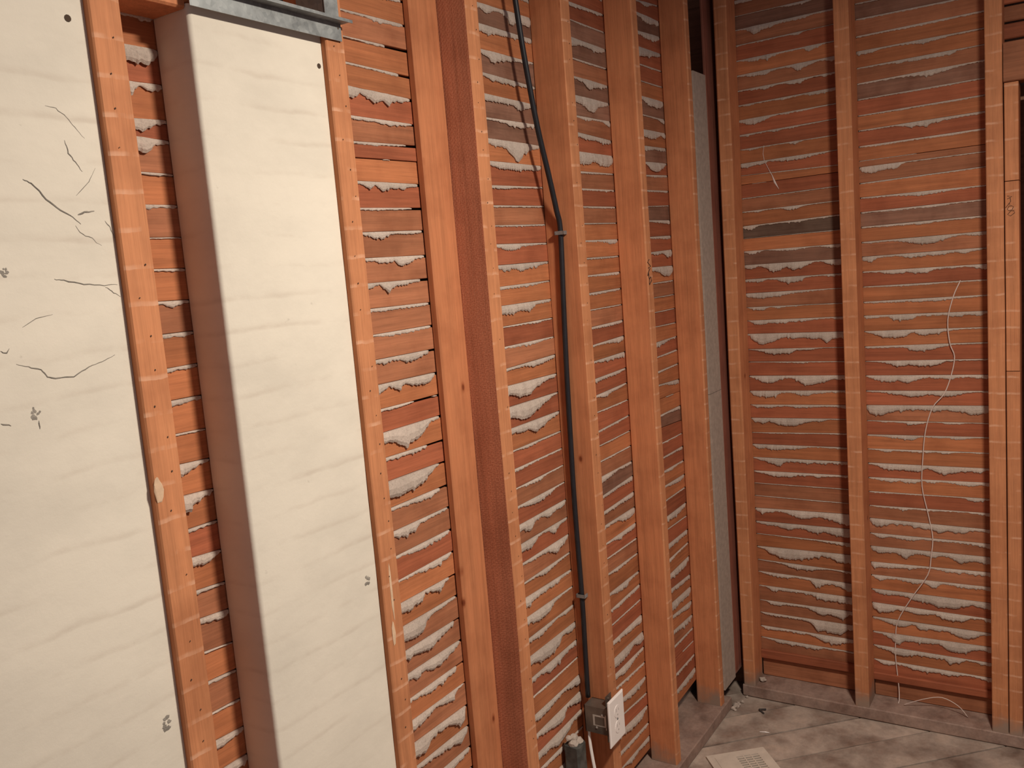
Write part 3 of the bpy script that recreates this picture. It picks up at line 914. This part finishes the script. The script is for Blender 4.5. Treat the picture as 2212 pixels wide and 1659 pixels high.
def hbeam(name, x0, x1, y0, y1, z0, z1, mat, parent, axis, n=24, jit=.0018, seed=0):
    """a timber lying along x or y with slightly wavy arrises"""
    v = []; f = []
    c = .003
    if axis == 0: prof = [(y0 + c, z0), (y1, z0), (y1, z1), (y0 + c, z1), (y0, z1 - c), (y0, z0 + c)]
    else: prof = [(x0 + c, z0), (x1, z0), (x1, z1), (x0 + c, z1), (x0, z1 - c), (x0, z0 + c)]
    for k in range(n + 1):
        s = (x0 + (x1 - x0) * k / n) if axis == 0 else (y0 + (y1 - y0) * k / n)
        for j, (a, b) in enumerate(prof):
            q = Vector((s * 6, a * 20 + seed, b * 20))
            da = noise.noise(q) * jit if j in (0, 3, 4, 5) else 0
            db = noise.noise(q + Vector((3, 8, 1))) * jit if j in (2, 3, 4) else 0
            v.append((s, a + da, b + db) if axis == 0 else (a + da, s, b + db))
    m = len(prof)
    for k in range(n):
        for j in range(m):
            q = (k * m + j, k * m + (j + 1) % m, (k + 1) * m + (j + 1) % m, (k + 1) * m + j)
            f.append(q if axis == 0 else q[::-1])
    a = tuple(range(m)); b = tuple(n * m + j for j in range(m))
    f += [a[::-1], b] if axis == 0 else [a, b[::-1]]
    return mesh_obj(name, v, f, mat, parent)
hbeam('sole_plate', -3.2, -.200, -.097, .0448, FZ + .001, -.0035, M_PLATE, wl, 0)

# the plaster coat behind the laths
mb = MB(); mb.box(-3.2, .06, .045, .060, FZ, ZT); mb.build('plaster_back', M_BACK, wl)

# cream plaster: the broad panel, and the boxed chase between two studs
def slab(name, x0, x1, y0, y1, z0, z1, mat, parent, left_round=False, seed=0, wav=.0025):
    n = 60
    v = []; f = []
    for k in range(n + 1):
        z = z0 + (z1 - z0) * k / n
        w = noise.noise(Vector((seed, z * 6, 0))) * wav + noise.noise(Vector((seed, z * 21, 4))) * wav * .5
        r = .006 if left_round else .0015
        w2 = noise.noise(Vector((seed + 5, z * 9, 0))) * wav * .35
        prof = [(x0, y1), (x0 + w * .2, y0 + r), (x0 + r * .3 + w * .6, y0 + r * .3), (x0 + r + w, y0),
                (x1 + w2, y0), (x1 + w2 * .6, y1)]
        v += [(a, b, z) for a, b in prof]
    m = 6
    for k in range(n):
        for j in range(m):
            f.append((k * m + j, k * m + (j + 1) % m, (k + 1) * m + (j + 1) % m, (k + 1) * m + j))
    f.append(tuple(range(m))[::-1]); f.append(tuple(n * m + j for j in range(m)))
    o = mesh_obj(name, v, f, mat, parent)
    for p in o.data.polygons: p.use_smooth = len(p.vertices) == 4
    o.data.set_sharp_from_angle(angle=math.radians(50)) if hasattr(o.data, 'set_sharp_from_angle') else None
    return o
PY = -.077
panel_a = slab('plaster_panel', -3.2, -2.3218, PY, -.055, -.003, ZT, M_CREAM, wl, seed=2, wav=.001)
tag(panel_a, 'broad cracked cream plaster panel')
panel_b = slab('plaster_chase', -2.1618, -1.9022, PY, -.0012, -.003, 1.945, M_CREAM, wl, True, seed=9)
tag(panel_b, 'boxed cream plaster chase between two studs')

CRACKS = [
 [(-2432, 1692), (-2421, 1689), (-2406, 1670), (-2390, 1657), (-2375, 1649), (-2366, 1640)],
 [(-2374, 1638), (-2369, 1630), (-2354, 1622), (-2342, 1613)],
 [(-2391, 1781), (-2377, 1780), (-2365, 1770), (-2356, 1759), (-2345, 1746)],
 [(-2372, 1742), (-2369, 1727), (-2362, 1716), (-2354, 1705)],
 [(-2367, 1675), (-2347, 1693), (-2336, 1710)],
 [(-2411, 1574), (-2399, 1572), (-2373, 1566), (-2345, 1563), (-2327, 1563)],
 [(-2345, 1560), (-2337, 1555), (-2325, 1547)],
 [(-2472, 1478), (-2458, 1473), (-2443, 1468), (-2437, 1458), (-2427, 1455), (-2403, 1454), (-2382, 1463), (-2364, 1467), (-2345, 1473)],
 [(-2458, 1520), (-2440, 1529), (-2419, 1532)],
 [(-2488, 1495), (-2481, 1492), (-2477, 1497)],
 [(-2500, 1412), (-2488, 1408)],
 [(-2456, 1407), (-2455, 1398)],
 [(-2368, 1652), (-2359, 1655), (-2346, 1656)],
 [(-2333, 1644), (-2327, 1636), (-2322, 1622)],
]
WID = [.0010, .0005, .0005, .0008, .0004, .0007, .0006, .0008, .0005, .0007, .0009, .0009, .0013, .0006]
def subdiv(pts, n=4):
    out = []
    for (a, b) in zip(pts, pts[1:]):
        for k in range(n):
            out.append((a[0] + (b[0] - a[0]) * k / n, a[1] + (b[1] - a[1]) * k / n))
    return out + [pts[-1]]
for c, w in zip(CRACKS, WID):
    pts = []; rr = []
    q = subdiv(c)
    for k, (x, z) in enumerate(q):
        jx = noise.noise(Vector((x * .2, z * .2, 0))) * .0012
        pts.append((x / 1000 + jx, PY + .0001, z / 1000 + jx))
        t = k / (len(q) - 1)
        rr.append(w * (.35 + .65 * math.sin(math.pi * min(1, max(0, t)) ** .8)) * (1 + .4 * noise.noise(Vector((x * .5, z * .4, 2)))) + .0001)
    mb = MB(); mb.tube(pts, rr, 5); mb.build('crack', M_CRACK, panel_a)
mb = MB(); mb.disc((-2.3452, PY, 1.8906), (0, -1, 0), .0045, .0006); mb.build('nail_hole', M_HOLE, panel_a)
mb = MB(); mb.disc((-1.9119, PY, 1.8945), (0, -1, 0), .0042, .0006); mb.build('nail_hole', M_HOLE, panel_b)
def damage(c, s, seed, parent):
    mb = MB()
    r = random.Random(seed)
    for _ in range(9):
        mb.lump((c[0] + r.uniform(-s, s) * .7, PY, c[1] + r.uniform(-s, s)), r.uniform(.15, .42) * s, r.random() * 20, (1, .15, 1), rough=.8)
    mb.build('chipped_spot', M_CRACK, parent)
damage((-2.3447, .9669), .009, 3, panel_a)
damage((-1.9262, 1.0222), .008, 5, panel_b)
damage((-2.4567, 1.4167), .0075, 8, panel_a)
damage((-2.4677, 1.5853), .006, 9, panel_a)

# fire block at the head of the narrow bay
hbeam('fire_block', -2.2768, -2.1630, -.072, -.0012, 1.938, 1.990, M_STUD, wl, 0, 6)
hbeam('fire_block', -2.1625, -2.1000, -.072, -.0012, 1.9465, 1.995, M_STUD, wl, 0, 4)
# back boards of the hollow over the chase
mb = MB(); mb.box(-2.16, -1.9018, .030, .042, 1.950, ZT); mb.build('cavity_board', M_OLDBOARD, wl)

# grey gypsum strip and the boards of the hollow above it, beside the corner
mb = MB(); mb.box(-.2455, -.1345, -.0925, -.074, .040, 1.075); mb.box(-.2455, -.1345, -.0925, -.074, 1.0765, 2.112)
mb.build('gypsum_strip', M_DRY, wl)
mb = MB(); mb.box(-.2455, .001, .030, .042, 2.0, ZT)
for z in (2.165, 2.215, 2.262, 2.31): mb.box(-.2455, -.19, .024, .0295, z, z + .035)
mb.build('cavity_board', M_OLDBOARD, wl)

# nail holes down the stud fronts
def nail_holes(st, x0, x1, seed):
    r = random.Random(seed); mb = MB()
    for k in range(46):
        z = .15 + k * .048 + r.uniform(-.006, .006)
        if r.random() < .8:
            mb.disc((x0 + (x1 - x0) * r.uniform(.35, .75), -D - .0009, z), (0, -1, 0), r.uniform(.0009, .0016), .0004, 6, sx=.7)
    o = mb.build('nail_holes', M_HOLE, st); o['kind'] = 'stuff'
nail_holes(S1, -2.3221, -2.2774, 1); nail_holes(S2, -1.9016, -1.8571, 2)
nail_holes(S4, -1.4862, -1.4429, 4); nail_holes(S5, -1.0838, -1.0403, 5)
mb = MB()
mb.lump((-2.3165, -D - .0005, 1.286), .009, 3, (.75, .14, 1.9)); mb.build('split_chip', M_CHIP, S1)
mb = MB()
mb.lump((-1.8800, -D - .0005, .985), .010, 5, (.32, .09, 5.2)); mb.lump((-1.8850, -D - .0005, .910), .010, 6, (.42, .09, 2.2)); mb.build('scraped_patch', M_CHIP, S2)

# carpenter's marks
def strokes(name, lines, fn, r, parent):
    mb = MB()
    for l in lines: mb.tube([fn(a / 10000, b / 10000) for a, b in l], r, 5)
    mb.build(name, M_INK, parent)
strokes('carpenter_mark', [
 [(-6631, 15348), (-6749, 15273), (-6553, 15149), (-6736, 15103)], [(-6600, 15093), (-6733, 14989), (-6770, 14899)],
 [(-6733, 14989), (-6718, 14830), (-6667, 14779)], [(-6597, 14855), (-6685, 14788), (-6722, 14671), (-6709, 14631), (-6532, 14756), (-6597, 14855)]],
 lambda a, b: Vector((a, -D - .0008, b)), .0012, S6)

# ------------------------------------------------------------------ right wall
wr = tag(empty('wall_right'), 'short stud wall of dark red laths with plaster keys', None, None, 'structure')
DR = .095
PR = lambda s, d, z: Vector((-d, s, z))
TR1 = {'mix': 'orbo', 0: 'g', 1: 'b', 2: 'r', 7: 'r', 8: 'r', 12: 'r', 15: 'd', 17: 'g', 18: 'r', 19: 'r', 30: 'r', 32: 'r'}
TR2 = {'mix': 'orbo', 0: 'g', 5: 'g', 6: 'r', 14: 'g', 16: 'b', 18: 'r', 19: 'o', 31: 'r', 33: 'r'}
bay_build(wr, 'bayR1', -.100, -.510, -.1495, -.4875, PR, .094, ZT, TR1, 1)
bay_build(wr, 'bayR2', -.512, -.916, -.5345, -.8935, PR, .081, ZT, TR2, 1)
def rstud(y0, y1, z0, seed, **kw):
    return beam('stud', (-DR, -.0008, y0, y1), z0, ZT, M_STUD_BASE, wr, M_STUD_EDGE_R, (-1, 0), seed=seed, **kw)
M_STUD_EDGE_R = wood('stud_edge_dusty', (.57, .235, .106), V, .2, .06, bands=(.0485, .1, (.78, .46, .30), .55), dust=(DUST, -.02, .10))
R1 = rstud(-.1495, -.1065, -.003, 11, jit=.003, cham=.004)
for v_ in R1.data.vertices: v_.co.y -= .0065 * max(0, v_.co.z - 1.0)
R2 = rstud(-.5335, -.4885, -.003, 12)
R3 = rstud(-.9385, -.8945, -.003, 13)
hbeam('sole_plate', -.098, .0448, -2.2, -.1045, FZ + .001, -.0035, M_PLATE, wr, 1)
for y0, y1, za, zb in ((-.488, -.1495, .068, .1005), (-.894, -.534, .059, .0860)):
    hbeam('bottom_strip', -.011, -.0005, y0, y1, za, zb, M_LATH['r'], wr, 1, 8, .0006)
    hbeam('bottom_board', .006, .016, y0, y1, -.003, za + .004, M_LATH['b'], wr, 1, 8, .0006)
mb = MB(); mb.box(.045, .060, -2.2, -.06, FZ, ZT); mb.build('plaster_back', M_BACK, wr)
mb = MB(); mb.box(-.24, .0015, -.0345, -.0205, FZ, 1.99); mb.build('cavity_board', M_OLDBOARD, wl)  # added behind the corner to stop background light showing through
mb = MB(); mb.box(.0016, .012, -.104, .044, FZ, ZT); mb.build('corner_filler', M_OLDBOARD, wr)  # added filler, blocks ambient light through the slit beside the corner stud
# the rough opening at the far right: trimmer, header and the boards above
for za, zb in ((-.003, 1.1266), (1.1288, 1.6713), (1.6735, 1.943)):
    t_ = beam('trimmer_stud', (-DR, -.0008, -.9770, -.9415), za, zb, M_STUD_BASE, wr, M_STUD_EDGE_R, (-1, 0), seed=21)
    if za > 1 and za < 1.5: trim = t_
hbeam('header_board', -DR + .004, -.02, -2.2, -.9400, 1.946, 2.055, M_LATH['b'], wr, 1, 6)
for k in range(8):
    z = 2.075 + k * .048
    hbeam('lath', -.010, -.002, -2.2, -.918, z, z + .042, M_LATH['rb'[k % 2]], wr, 1, 3, .0004)
beam('door_jamb', (-.105, -.060, -1.06, -.992), -.02, 1.93, M_STUD, wr, seed=22)
mb = MB(); mb.box(.030, .038, -2.2, -.975, -.003, 1.945); mb.build('cavity_board', M_OLDBOARD, wr)  # added to close the opening against the ambient light, so its gap goes dark
strokes('carpenter_mark', [
 [(-9478, 16310), (-9594, 16288), (-9477, 16226)], [(-9544, 16265), (-9560, 16151), (-9432, 15981)], [(-9510, 16091), (-9543, 16078)],
 [(-9584, 16026), (-9625, 15994), (-9600, 15921), (-9517, 15892), (-9475, 15934), (-9518, 16024), (-9584, 16026)],
 [(-9567, 15887), (-9641, 15880), (-9658, 15822), (-9549, 15739), (-9482, 15792), (-9567, 15887)]],
 lambda a, b: Vector((-DR - .0008, a, b)), .0008, trim)
# a pale drip that ran down the laths
mb = MB()
dr = [(-.2347, 1.8773), (-.2307, 1.8505), (-.2339, 1.8282), (-.248, 1.7963), (-.2582, 1.7759), (-.2656, 1.7531), (-.2785, 1.7297)]
mb.tube([(-.0022, y, z) for y, z in dr], [.0005, .0006, .0005, .0014, .0018, .0056, .0006], 6, flat=.5)
mb.build('plaster_drip', M_WHITE, wr)

# ------------------------------------------------------------------ things
# galvanised head channel over the chase
ch = tag(empty('metal_channel', (-1.95, -.095, 1.945)), 'galvanised steel channel across the top of the boxed cream plaster', 'metal channel')
mb = MB()
y = -.0925
mb.box(-2.17, -1.8670, y, y + .0012, 1.9370, 1.9645)
o = mb.build('face_flange', M_GALV, ch)
mb = MB(); mb.box(-2.17, -1.8640, y - .016, y + .0012, 1.9646, 1.9660); mb.box(-2.17, -1.8560, y - .0172, y - .016, 1.9646, 1.9695)
mb.build('top_flange', M_GALV, ch)
mb = MB(); mb.box(-1.9035, -1.8715, y - .002, y + .0012, 1.9661, 2.2); mb.box(-1.9035, -1.9023, y, y + .06, 1.9661, 2.2)
mb.build('side_upright', M_GALV, ch)
mb = MB(); mb.disc((-1.874, y, 1.957), (0, -1, 0), .0016, .0004, 8); mb.build('screw_hole', M_HOLE, ch)

# black cable with its two staples
cab = tag(empty('electrical_cable', (-1.10, -.045, .39)), 'black electrical cable stapled down the side of a stud', 'cable')
top = [(-1.248, -.045, 2.34), (-1.2191, -.045, 2.1422), (-1.1989, -.045, 2.0237), (-1.1634, -.045, 1.8709), (-1.1264, -.046, 1.7546), (-1.1030, -.047, 1.672)]
low = [(-1.0925, -.0478, 1.6215), (-1.0920, -.0415, 1.45), (-1.0920, -.0361, 1.2766), (-1.0920, -.0325, 1.08), (-1.0920, -.0306, .9158), (-1.0920, -.0324, .6671), (-1.0925, -.0305, .5396), (-1.0945, -.0300, .405)]
def smooth(pts, n=5):
    pts = [Vector(p) for p in pts]; out = []
    for k in range(len(pts) - 1):
        p0 = pts[max(k - 1, 0)]; p1 = pts[k]; p2 = pts[k + 1]; p3 = pts[min(k + 2, len(pts) - 1)]
        for j in range(n):
            t = j / n
            out.append(.5 * ((2 * p1) + (p2 - p0) * t + (2 * p0 - 5 * p1 + 4 * p2 - p3) * t * t + (3 * p1 - p0 - 3 * p2 + p3) * t ** 3))
    return out + [pts[-1]]
mb = MB(); mb.tube(smooth(top + low), .0066, 10); mb.build('cable_jacket', M_CABLE, cab, True)
for c in ((-1.0925, -.0478, 1.618), (-1.0920, -.0328, .685)):
    mb = MB(); cx, cy, cz = c
    mb.box(-1.1012, -1.0998, cy - .012, cy + .012, cz - .0045, cz + .0045)
    mb.box(-1.1012, -1.0840, cy - .0126, cy - .0112, cz - .0045, cz + .0045)
    mb.box(-1.1012, -1.0840, cy + .0112, cy + .0126, cz - .0045, cz + .0045)
    mb.build('cable_staple', M_GALV, cab)

# outlet box
ob = tag(empty('outlet_box', (-1.108, -.07, .33)), 'steel outlet box with white cover plate fixed to a stud', 'outlet')
mb = MB()
bx0, bx1, by0, by1, bz0, bz1 = -1.130, -1.0848, -.106, -.036, .3290, .4010
mb.box(bx0, bx0 + .002, by0, by1, bz0, bz1)
mb.box(bx0, bx1, by1 - .002, by1, bz0, bz1)
mb.box(bx0 + .002, bx1, by0, by1 - .002, bz1 - .002, bz1)
mb.box(bx0 + .002, bx1, by0, by1 - .002, bz0, bz0 + .002)
mb.box(bx1 - .002, bx1, by0, by1, bz0, bz1)
mb.build('box_body', M_BOXSTEEL, ob)
mb = MB(); mb.box(bx0 - .0006, bx0 - .0001, -.098, -.060, .350, .380); mb.build('raised_clamp', M_BRIGHT, ob)
mb = MB(); mb.box(bx0 - .0011, bx0 - .0006, -.093, -.066, .354, .376); mb.build('knockout_plate', M_BOXSTEEL, ob)
for (yy, zz, a, b) in ((-.088, .383, .002, .004), (-.070, .346, .002, .004), (-.098, .382, .001, .006), (-.098, .347, .001, .006)):
    mb = MB(); mb.box(bx0 - .0022, bx0, yy - a, yy + a, zz - b / 2, zz + b / 2); mb.build('rivet', M_BRIGHT, ob)
for zz in (.4135, .3165):
    mb = MB()
    s_ = 1 if zz > .36 else -1
    mb.box(-1.118, -1.0860, -.094, -.0925, zz - .014, zz + .014)
    mb.disc((-1.102, -.094, zz + .003 * s_), (0, -1, 0), .0040, .002, 10)
    mb.build('mounting_ear', M_BOXSTEEL, ob)
mb = MB(); mb.box(-1.122, -1.088, -.1115, -.106, .332, .398); mb.build('receptacle_body', M_WHITE, ob)
# cover plate: bevelled
px0, px1, pz0, pz1 = -1.1440, -1.0585, .3035, .4275
def bevel_plate(mb, y0, y1, inset):
    a = [(px0, y1, pz0), (px1, y1, pz0), (px1, y1, pz1), (px0, y1, pz1)]
    b = [(px0, y0 + .002, pz0), (px1, y0 + .002, pz0), (px1, y0 + .002, pz1), (px0, y0 + .002, pz1)]
    c = [(px0 + inset, y0, pz0 + inset), (px1 - inset, y0, pz0 + inset), (px1 - inset, y0, pz1 - inset), (px0 + inset, y0, pz1 - inset)]
    v = a + b + c
    f = [(3, 2, 1, 0), (8, 9, 10, 11)]
    for k in range(2):
        for j in range(4):
            f.append((k * 4 + j, k * 4 + (j + 1) % 4, k * 4 + 4 + (j + 1) % 4, k * 4 + 4 + j))
    mb.add(v, f)
mb = MB(); bevel_plate(mb, -.1165, -.1115, .004)
cov = mb.build('cover_plate', M_WHITE, ob)
tag(cov, 'white plastic cover plate')
cx = (px0 + px1) / 2
for zz in (.386, .345):
    mb = MB(); mb.disc((cx, -.1164, zz), (0, -1, 0), .0165, .0012, 18, sx=1.0); rc = mb.build('receptacle_face', M_WHITE, cov)
for zz in (.386, .345):
    for dx, h in ((-.0062, .0040), (.0062, .0034)):
        mb = MB(); mb.box(cx + dx - .0008, cx + dx + .0008, -.1181, -.1175, zz + .001, zz + .001 + 2 * h); mb.build('slot', M_PSLOT, cov)
    mb = MB(); mb.disc((cx, -.1175, zz - .008), (0, -1, 0), .0024, .0005, 10); mb.build('slot', M_PSLOT, cov)
mb = MB(); mb.disc((cx, -.1163, .3655), (0, -1, 0), .0032, .001, 10); mb.build('plate_screw', M_GALV, cov)

# white flat cable that leaves the box downwards
mb = MB()
mb.tube(smooth([(-1.1205, -.040, .330), (-1.1215, -.0415, .29), (-1.1205, -.046, .24), (-1.119, -.050, .20), (-1.118, -.054, .12), (-1.118, -.058, .0035)]), .0042, 8, flat=.45)
tag(mb.build('flat_wire', M_WHITE), 'flat white wire hanging from the bottom of the outlet box', 'wire')

# slate-grey block with a lump of plaster on top, standing in the same bay
bl = tag(empty('grey_block', (-1.188, -.034, -.003)), 'slate-grey painted block capped with a lump of plaster', 'block')
mb = MB()
v = []
for k in range(9):
    z = -.003 + .326 * k / 8
    for (x, yy) in ((-1.206, -.056), (-1.170, -.056), (-1.165, -.051), (-1.165, -.012), (-1.206, -.012), (-1.211, -.017), (-1.211, -.051)):
        q = Vector((x * 40, yy * 40, z * 14))
        v.append((x + noise.noise(q) * .003, yy + noise.noise(q + Vector((5, 1, 2))) * .003, z + (noise.noise(q * 2) * .006 if k == 8 else 0)))
f = []
for k in range(8):
    for j in range(7): f.append((k * 7 + j, k * 7 + (j + 1) % 7, k * 7 + 7 + (j + 1) % 7, k * 7 + 7 + j))
f.append(tuple(range(7))[::-1]); f.append(tuple(56 + j for j in range(7)))
mesh_obj('block_body', v, f, M_SLATE, bl)
mb = MB()
for c, r, s in (((-1.196, -.034, .326), .014, 1), ((-1.177, -.038, .325), .014, 2), ((-1.186, -.030, .337), .013, 3), ((-1.200, -.024, .341), .009, 4)):
    mb.lump(c, r, s, (1, .9, .8), rough=.28)
mb.build('plaster_cap', M_KEY, bl)

# thin white wire hanging down the right wall, and the loop lying on the plate
wp = [(-.8133, 1.3889), (-.7961, 1.3475), (-.7797, 1.2771), (-.7837, 1.2052), (-.796, 1.1618), (-.7861, 1.104), (-.7656, 1.0456), (-.7319, 1.001), (-.7104, .926), (-.7006, .8352), (-.6962, .7438), (-.7122, .6531), (-.7244, .5773), (-.7192, .5149), (-.7085, .4513), (-.6582, .3659), (-.6138, .2793), (-.6051, .213), (-.6036, .1475), (-.6115, .0504)]
pts = [(-.0025, -.8145, 1.394)] + [(-.0085 - .003 * math.sin(k), a, b) for k, (a, b) in enumerate(wp)] + [(-.020, -.6140, .012), (-.032, -.6130, -.0015)]
mb = MB(); mb.tube(smooth(pts, 4), .0017, 6)
tag(mb.build('telephone_wire', M_WIRE, None, True), 'thin white wire dangling in waves down the red laths', 'wire')
pts = [(-.040, -.632, .0022), (-.040, -.6489, .012), (-.040, -.6987, .0370), (-.040, -.7471, .0506), (-.040, -.7941, .0317), (-.040, -.8217, -.0012)]
mb = MB(); mb.tube(smooth(pts, 4), .0013, 6)
tag(mb.build('wire_loop', M_WIRE, None, True), 'stiff bit of white wire arched over the dusty plate', 'wire')

# floor register: frame, two banks of louvres
rg = tag(empty('floor_register', (-.55, -.22, FZ)), 'cream enamel floor register lying on the diagonal boards', 'register')
A = Vector((-.5356, -.1249, 0)); ea = Vector((.1256, -.1456, 0)).normalized(); eb = Vector((ea.y, -ea.x, 0))
if eb.x > 0: eb = -eb
def rbox(mb, a0, a1, b0, b1, z0, z1):
    q = [A + ea * a + eb * b for a, b in ((a0, b0), (a1, b0), (a1, b1), (a0, b1))]
    v = [(p.x, p.y, z0) for p in q] + [(p.x, p.y, z1) for p in q]
    mb.add(v, [(0, 1, 2, 3), (7, 6, 5, 4), (0, 4, 5, 1), (1, 5, 6, 2), (2, 6, 7, 3), (3, 7, 4, 0)])
WA, LB = .192, .30
ga0, ga1, gb0, gb1 = .088, .160, .030, .270
z0, z1 = FZ + .0002, FZ + .006
mb = MB()
rbox(mb, 0, ga0, 0, LB, z0, z1); rbox(mb, ga1, WA, 0, LB, z0, z1)
rbox(mb, ga0, ga1, 0, gb0, z0, z1); rbox(mb, ga0, ga1, gb1, LB, z0, z1)
rbox(mb, .022, .024, .02, LB - .02, z1, z1 + .0015)
mb.build('frame', M_REG, rg)
mb = MB(); rbox(mb, ga0, ga1, gb0, gb1, z0, z0 + .0008); mb.build('damper', M_BOXSTEEL, rg)
nb = 20
for k in range(nb + 1):
    b = gb0 + (gb1 - gb0) * k / nb
    mb = MB(); rbox(mb, ga0, ga1, b + .0036, b + .0092, z0 + .002, z1 - .0006); 
    if k < nb: mb.build('louvre', M_REG, rg)
for a in (ga0 + .024, ga0 + .048):
    mb = MB(); rbox(mb, a - .002, a + .002, gb0, gb1, z0 + .001, z1 - .0002); mb.build('divider', M_REG, rg)

# debris
def crumb(c, r, seed, label, name='plaster_crumb', mat=M_KEY, cat='plaster crumb', squash=(1, 1, .75), group=None):
    mb = MB(); mb.lump(c, r, seed, squash, rough=.7)
    return tag(mb.build(name, mat), label, cat, group)
crumb((-.050, -.163, .0055), .0110, 2, 'pale crumb of plaster on the plate against the corner stud', squash=(.8, 1, .8))
for k, (x, yy, r) in enumerate(((-.172, -.112, .008), (-.190, -.108, .011), (-.205, -.104, .008), (-.214, -.112, .006), (-.150, -.118, .006), (-.108, -.120, .005))):
    crumb((x, yy, FZ + r * .55), r, k + 20, 'small grey plaster crumb in the floor corner between the walls', group='plaster crumbs in the floor corner')
st = MB()
st.tube([(-.1684, -.2075, FZ + .0035), (-.1809, -.1871, FZ + .0045)], .003, 6)
st.tube([(-.1809, -.1871, FZ + .0045), (-.1992, -.2087, FZ + .0035)], .003, 6)
tag(st.build('metal_clip', M_SLOT), 'small bent dark clip lying on the floorboards', 'clip')
mb = MB(); mb.tube([(-.3192, -.2309, FZ + .0022), (-.3150, -.2480, FZ + .003), (-.3121, -.2611, FZ + .0022)], [.0012, .0022, .0008], 6)
tag(mb.build('wood_splinter', M_WHITE), 'pale wood splinter lying on the floorboards', 'splinter')
